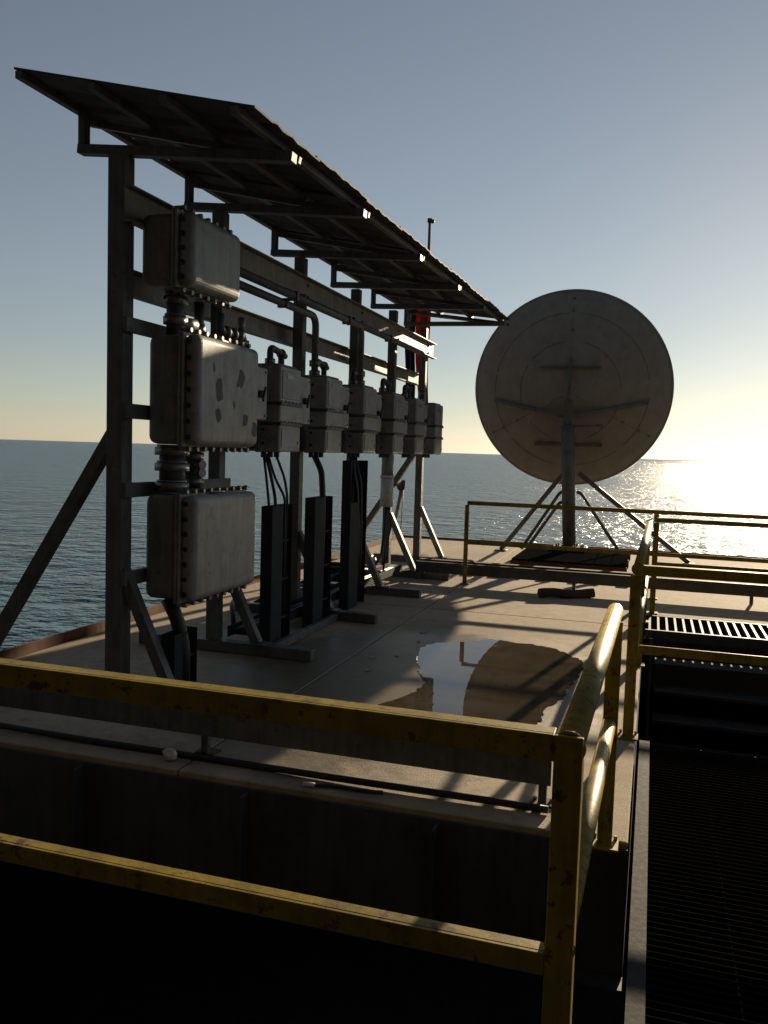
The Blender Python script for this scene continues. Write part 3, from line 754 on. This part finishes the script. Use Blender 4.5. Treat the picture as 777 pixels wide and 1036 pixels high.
# ------------------------------------------------------------------ steel beams lying on the deck
def ibeam(x0, x1, y, h, w, label, mat='steel', notch=True):
    o = thing('steel_beam', ((x0 + x1) / 2, y, 0), label, 'beam')
    MB().box((x0, y - w / 2, .003), (x1, y + w / 2, .018), .002).build('bottom_flange', mat, o)
    MB().box((x0, y - .008, .0185), (x1, y + .008, h - .0155)).build('web', mat, o)
    MB().box((x0, y - w / 2, h - .015), (x1, y + w / 2, h), .002).build('top_flange', mat, o)
    return o
ibeam(-3.30, -.2, 12.35, .11, .12, 'rusty low steel beam lying on the deck in front of the dish', 'rust')
for k, nm in enumerate(('leftmost', 'second', 'third', 'fourth', 'fifth', 'sixth', 'seventh')):
    x = -2.5 + k * .36 + random.uniform(-.06, .06)
    o = MB().box((x, 11.75, .003), (x + random.uniform(.10, .2), 11.95, .05), .006).build('shim_block', 'lite')
    tag(o, 'leftmost small pale shim block behind the far toe board' if k == 0 else nm + ' small pale shim block from the left behind the far toe board', 'block', 'shim blocks behind the far toe board')
o = MB()
o.tube([(-1.24 + .62 * t, 10.28 + .30 * t + .02 * math.sin(9 * t), .055 + .012 * math.sin(7 * t)) for t in [i / 8 for i in range(9)]], .058, 9)
tag(o.build('timber_log', 'wood'), 'short dark timber lying on the sunlit deck behind the puddle', 'timber')

# ------------------------------------------------------------------ deck edge: toe board, pipe, scraps
o = thing('toe_board', (-2.0, 4.10, 0), 'grey steel toe board on stubs along the near deck edge', 'toe board')
MB().box((-4.6, 4.095, .115), (-.40, 4.107, .262), .002).build('board', 'steel', o)
MB().box((-4.6, 4.1075, .250), (-.40, 4.15, .262), .002).build('board_lip', 'steel', o)
for x in (-.44, -2.3, -4.2):
    MB().box((x - .02, 4.108, .002), (x + .02, 4.148, .2495), .003).build('stub', 'steel', o)
    MB().box((x - .06, 4.108, .0022), (x + .06, 4.20, .012)).build('stub_base', 'rust', o)
for x in (-.47, -.41): add('bolt', bolt_mesh('z', .01, .014), o, (x - .01 if x < -.44 else x + .01, 4.17, .012))
o = MB().tube([(-4.6 + 4.2 * t, 4.03 + .006 * math.sin(14 * t), .021 + .004 * math.sin(9 * t)) for t in [i / 40 for i in range(41)]], .0195, 8).build('edge_pipe', 'black')
tag(o, 'long dark pipe lying along the near deck edge below the toe board', 'pipe')
o = thing('hose_end', (-1.6, 3.93, 0), 'thin loose hose with pale metal end on the deck edge', 'hose')
MB().tube([(-1.56 + .35 * t, 3.92 + .05 * t + .01 * math.sin(6 * t), .012) for t in [i / 10 for i in range(11)]], .009, 7).build('hose', 'black', o)
MB().cyl((-1.62, 3.915, .013), (-1.56, 3.92, .013), .012, n=8).build('nozzle', 'white', o)
rf = random.Random(11)
for k, (x, y, w, lb) in enumerate(((-2.02, 7.75, .09, 'largest'), (-2.15, 6.62, .07, 'second'), (-1.95, 7.35, .04, 'small'), (-2.05, 6.2, .05, 'isolated'), (-1.98, 6.75, .03, 'tiny'))):
    w *= .6; q = [(x + w * math.cos(t) * rf.uniform(.5, 1.1), y + 1.3 * w * math.sin(t) * rf.uniform(.5, 1.1)) for t in [i * math.pi / 5 for i in range(10)]]
    tag(MB().prism(q, .0015, .005).build('paint_flake', 'flake'), ['broad pale flake on the shaded deck behind the puddle', 'pale flake on the shaded deck left of the puddle', 'small pale flake just behind the left end of the puddle',
        'pale flake left of the puddle, nearest the yellow rail', 'tiny pale speck close to the left edge of the puddle'][k], 'flake', 'pale flakes on the shaded deck')
sb = MB(); bm = bmesh.new(); bmesh.ops.create_icosphere(bm, subdivisions=2, radius=.04)
for v in bm.verts: v.co = Vector((-2.43, 3.97, .035)) + Vector((v.co.x * 1.1, v.co.y * .7, v.co.z * .85)) * (1 + .35 * mn.noise(v.co * 30))
sb.join(bm); tag(sb.build('crumpled_cup', 'white'), 'small crumpled white scrap on the near deck edge in shade', 'scrap')

# ------------------------------------------------------------------ yellow guard rails
def rpost(o, x, y, z1=1.045, w=.032, z0=.002):
    # L-angle post
    MB().box((x - w, y - w, z0), (x + w, y - w + .012, z1), .002).box((x - w, y - w + .0125, z0), (x - w + .012, y + w, z1), .002).build('post', 'yellow', o)
    MB().box((x - .06, y - .06, z0 - .001), (x + .06, y + .06, z0 + .01), .002).build('base_plate', 'yellow', o)
g1 = thing('yellow_guardrail', (-.17, 2.9, 0), 'nearest yellow guardrail turning a corner in front of the puddle', 'guardrail')
yn = 1.965; xs = -.155
MB().box((-4.9, yn - .006, 1.012), (xs - .034, yn + .006, 1.075), .002).box((-4.9, yn + .0065, 1.063), (xs - .034, yn + .055, 1.075), .002).build('top_rail', 'yellow', g1)
MB().box((-4.9, yn - .006, .492), (xs - .034, yn + .006, .547), .002).box((-4.9, yn + .0065, .537), (xs - .034, yn + .045, .547), .002).build('mid_rail', 'yellow', g1)
MB().box((xs - .033, yn - .006, .002), (xs + .033, yn + .006, 1.075), .002).box((xs + .022, yn + .0065, .002), (xs + .033, yn + .06, 1.03), .002).build('post', 'yellow', g1)
MB().cyl((xs, yn + .008, 1.045), (xs + .025, 3.86, 1.045), .034, n=20).build('side_top_rail', 'yellow', g1)
MB().cyl((xs, yn + .008, .56), (xs + .025, 3.83, .56), .030, n=20).build('side_mid_rail', 'yellow', g1)
rpost(g1, xs + .03, 3.80, 1.012)
rpost(g1, -2.15, 1.95, 1.0); rpost(g1, -4.1, 1.95, 1.0)

g2 = thing('yellow_guardrail', (-.03, 7.3, 0), 'yellow guardrail along the right deck edge beyond the gap', 'guardrail')
xs2 = -.06
MB().cyl((xs2, 5.36, 1.045), (xs2 + .05, 9.28, 1.045), .033, n=16).build('top_rail', 'yellow', g2)
MB().cyl((xs2, 5.36, .56), (xs2 + .05, 9.28, .56), .028, n=16).build('mid_rail', 'yellow', g2)
rpost(g2, xs2 - .01, 5.36, 1.012); rpost(g2, xs2 + .03, 9.28, 1.012); rpost(g2, xs2 + .01, 7.3, 1.012)
MB().box((xs2 + .03, 5.345, 1.012), (3.0, 5.357, 1.072), .002).box((xs2 + .03, 5.3575, 1.060), (3.0, 5.40, 1.072), .002).build('cross_rail', 'yellow', g2)
MB().box((xs2 + .03, 5.345, .53), (3.0, 5.357, .585), .002).build('cross_mid_rail', 'yellow', g2)
rpost(g2, 1.55, 5.37, 1.01); rpost(g2, 2.95, 5.37, 1.01, z0=-3.19)

g3 = thing('yellow_guardrail', (1.0, 10.9, 0), 'far yellow guardrail crossing in front of the dish', 'guardrail')
yf = 10.88
MB().box((-2.29, yf - .03, 1.045), (6.3, yf - .018, 1.095), .002).box((-2.29, yf - .0175, 1.083), (6.3, yf + .03, 1.095), .002).build('top_rail', 'yellow', g3)
MB().box((-2.29, yf - .03, .53), (6.3, yf - .018, .58), .002).build('mid_rail', 'yellow', g3)
for x in (-2.29, .06, 2.4, 4.7): rpost(g3, x, yf + .003, 1.044, .028)
o = thing('toe_board', (0, 11.0, 0), 'long dark steel toe board on stubs behind the far yellow guardrail', 'toe board')
MB().box((-3.0, 11.0, .10), (6.3, 11.012, .245), .002).build('board', 'dark', o)
MB().box((-3.0, 11.0125, .233), (6.3, 11.06, .245), .002).build('board_lip', 'dark', o)
for x in (-2.9, -.9, 1.2, 3.2, 5.2): MB().box((x - .02, 11.0125, .002), (x + .02, 11.05, .2325), .003).build('stub', 'dark', o)
g4 = thing('yellow_guardrail', (2.0, 9.85, 0), 'dark yellow guardrail behind the stair head, right of the corner', 'guardrail')
MB().box((.06, 9.82, 1.02), (4.4, 9.832, 1.07), .002).box((.06, 9.8325, 1.058), (4.4, 9.87, 1.07), .002).build('top_rail', 'yellow', g4)
MB().box((.06, 9.82, .53), (4.4, 9.832, .58), .002).build('mid_rail', 'yellow', g4)
for x in (.06, 2.1, 4.3): rpost(g4, x, 9.85, 1.018, .028)

# weld beads where the round rails meet their posts
def weld(o, x, y, z, r, ax='y'):
    MB().tube([(x + r * math.cos(2 * math.pi * k / 20), y + .003 * math.sin(k * 2.3), z + r * math.sin(2 * math.pi * k / 20)) for k in range(21)], .006, 6, False).build('weld_bead', 'yellow', o)
weld(g1, xs, yn + .012, 1.045, .034); weld(g1, xs, yn + .012, .56, .031); weld(g2, xs2, 5.375, 1.045, .034); weld(g2, xs2 + .05, 9.25, 1.045, .034)
for (x, y) in ((xs + .03, 3.80), (xs2 - .01, 5.36)):
    o = g1 if y < 4 else g2
    for dx in (-.045, .045): add('bolt', bolt_mesh('z', .009, .02), o, (x + dx, y + .045, .012))

# floor-level tray and tie bar along the foot of the rack, a coil and small clutter behind the posts
o = thing('floor_cable_tray', (-3.28, 8.8, 0), 'low dark cable tray running along the deck under the rack', 'cable tray')
for x in (-3.39, -3.19): MB().box((x, 6.42, .097), (x + .012, 11.0, .19), .002).build('side_rail', 'tray', o)
for k in range(16): MB().box((-3.377, 6.5 + k * .29, .105), (-3.191, 6.54 + k * .29, .125)).build('rung', 'tray', o)
for k, x in enumerate((-3.34, -3.29, -3.24)):
    tag(MB().tube([(x + .012 * math.sin(3 * t + k), 6.45 + 4.5 * t, .145 + .008 * math.sin(11 * t + k)) for t in [i / 40 for i in range(41)]], .018, 7).build('power_cable', 'black'),
        ['inner black cable laid in the low floor tray', 'middle black cable laid in the low floor tray', 'outer black cable laid in the low floor tray'][k], 'cable', 'cables in the floor tray')
tag(MB().box((-3.0, 6.36, .004), (-2.94, 7.89, .07), .004).build('tie_bar', 'steel'), 'steel bar lying on the deck between the first two rack feet', 'bar')
c = []
for k in range(90):
    a = k * .42; c.append((-3.82 + (.24 + .01 * math.sin(a * .7)) * math.cos(a), 10.25 + (.24 + .012 * math.cos(a * .9)) * math.sin(a), .03 + .0022 * k + .01 * math.sin(a * 1.7)))
tag(MB().tube(c, .02, 7).build('hose_coil', 'black'), 'coiled black hose on the deck behind the tall wide tray', 'hose')
rk = random.Random(3)
for k, (x, y, w, h, lb) in enumerate(((-3.75, 11.35, .22, .16, 'buff crate-like steel bracket on the deck behind the fifth post'), (-3.85, 9.1, .16, .12, 'small buff steel bracket on the deck behind the middle posts'), (-3.7, 8.35, .12, .10, 'smallest buff steel bracket behind the second cable tray'))):
    o = thing('loose_bracket', (x, y, 0), lb, 'bracket', 'loose brackets behind the rack')
    MB().box((x - w / 2, y - w / 2, .003), (x + w / 2, y + w / 2, .015), .002).build('base_plate', 'lite', o)
    MB().box((x - w / 2, y - w / 2, .0155), (x - w / 2 + .012, y + w / 2, h), .002).build('upright_plate', 'lite', o)
    MB().beam((x + w * .4, y, .02), (x - w * .42, y, h * .9), .012, .05).build('gusset', 'lite', o)
MB().box((xs - .0345, yn - .0075, 1.012), (xs - .0315, yn + .004, 1.075)).build('weld_bead', 'yellow', g1)
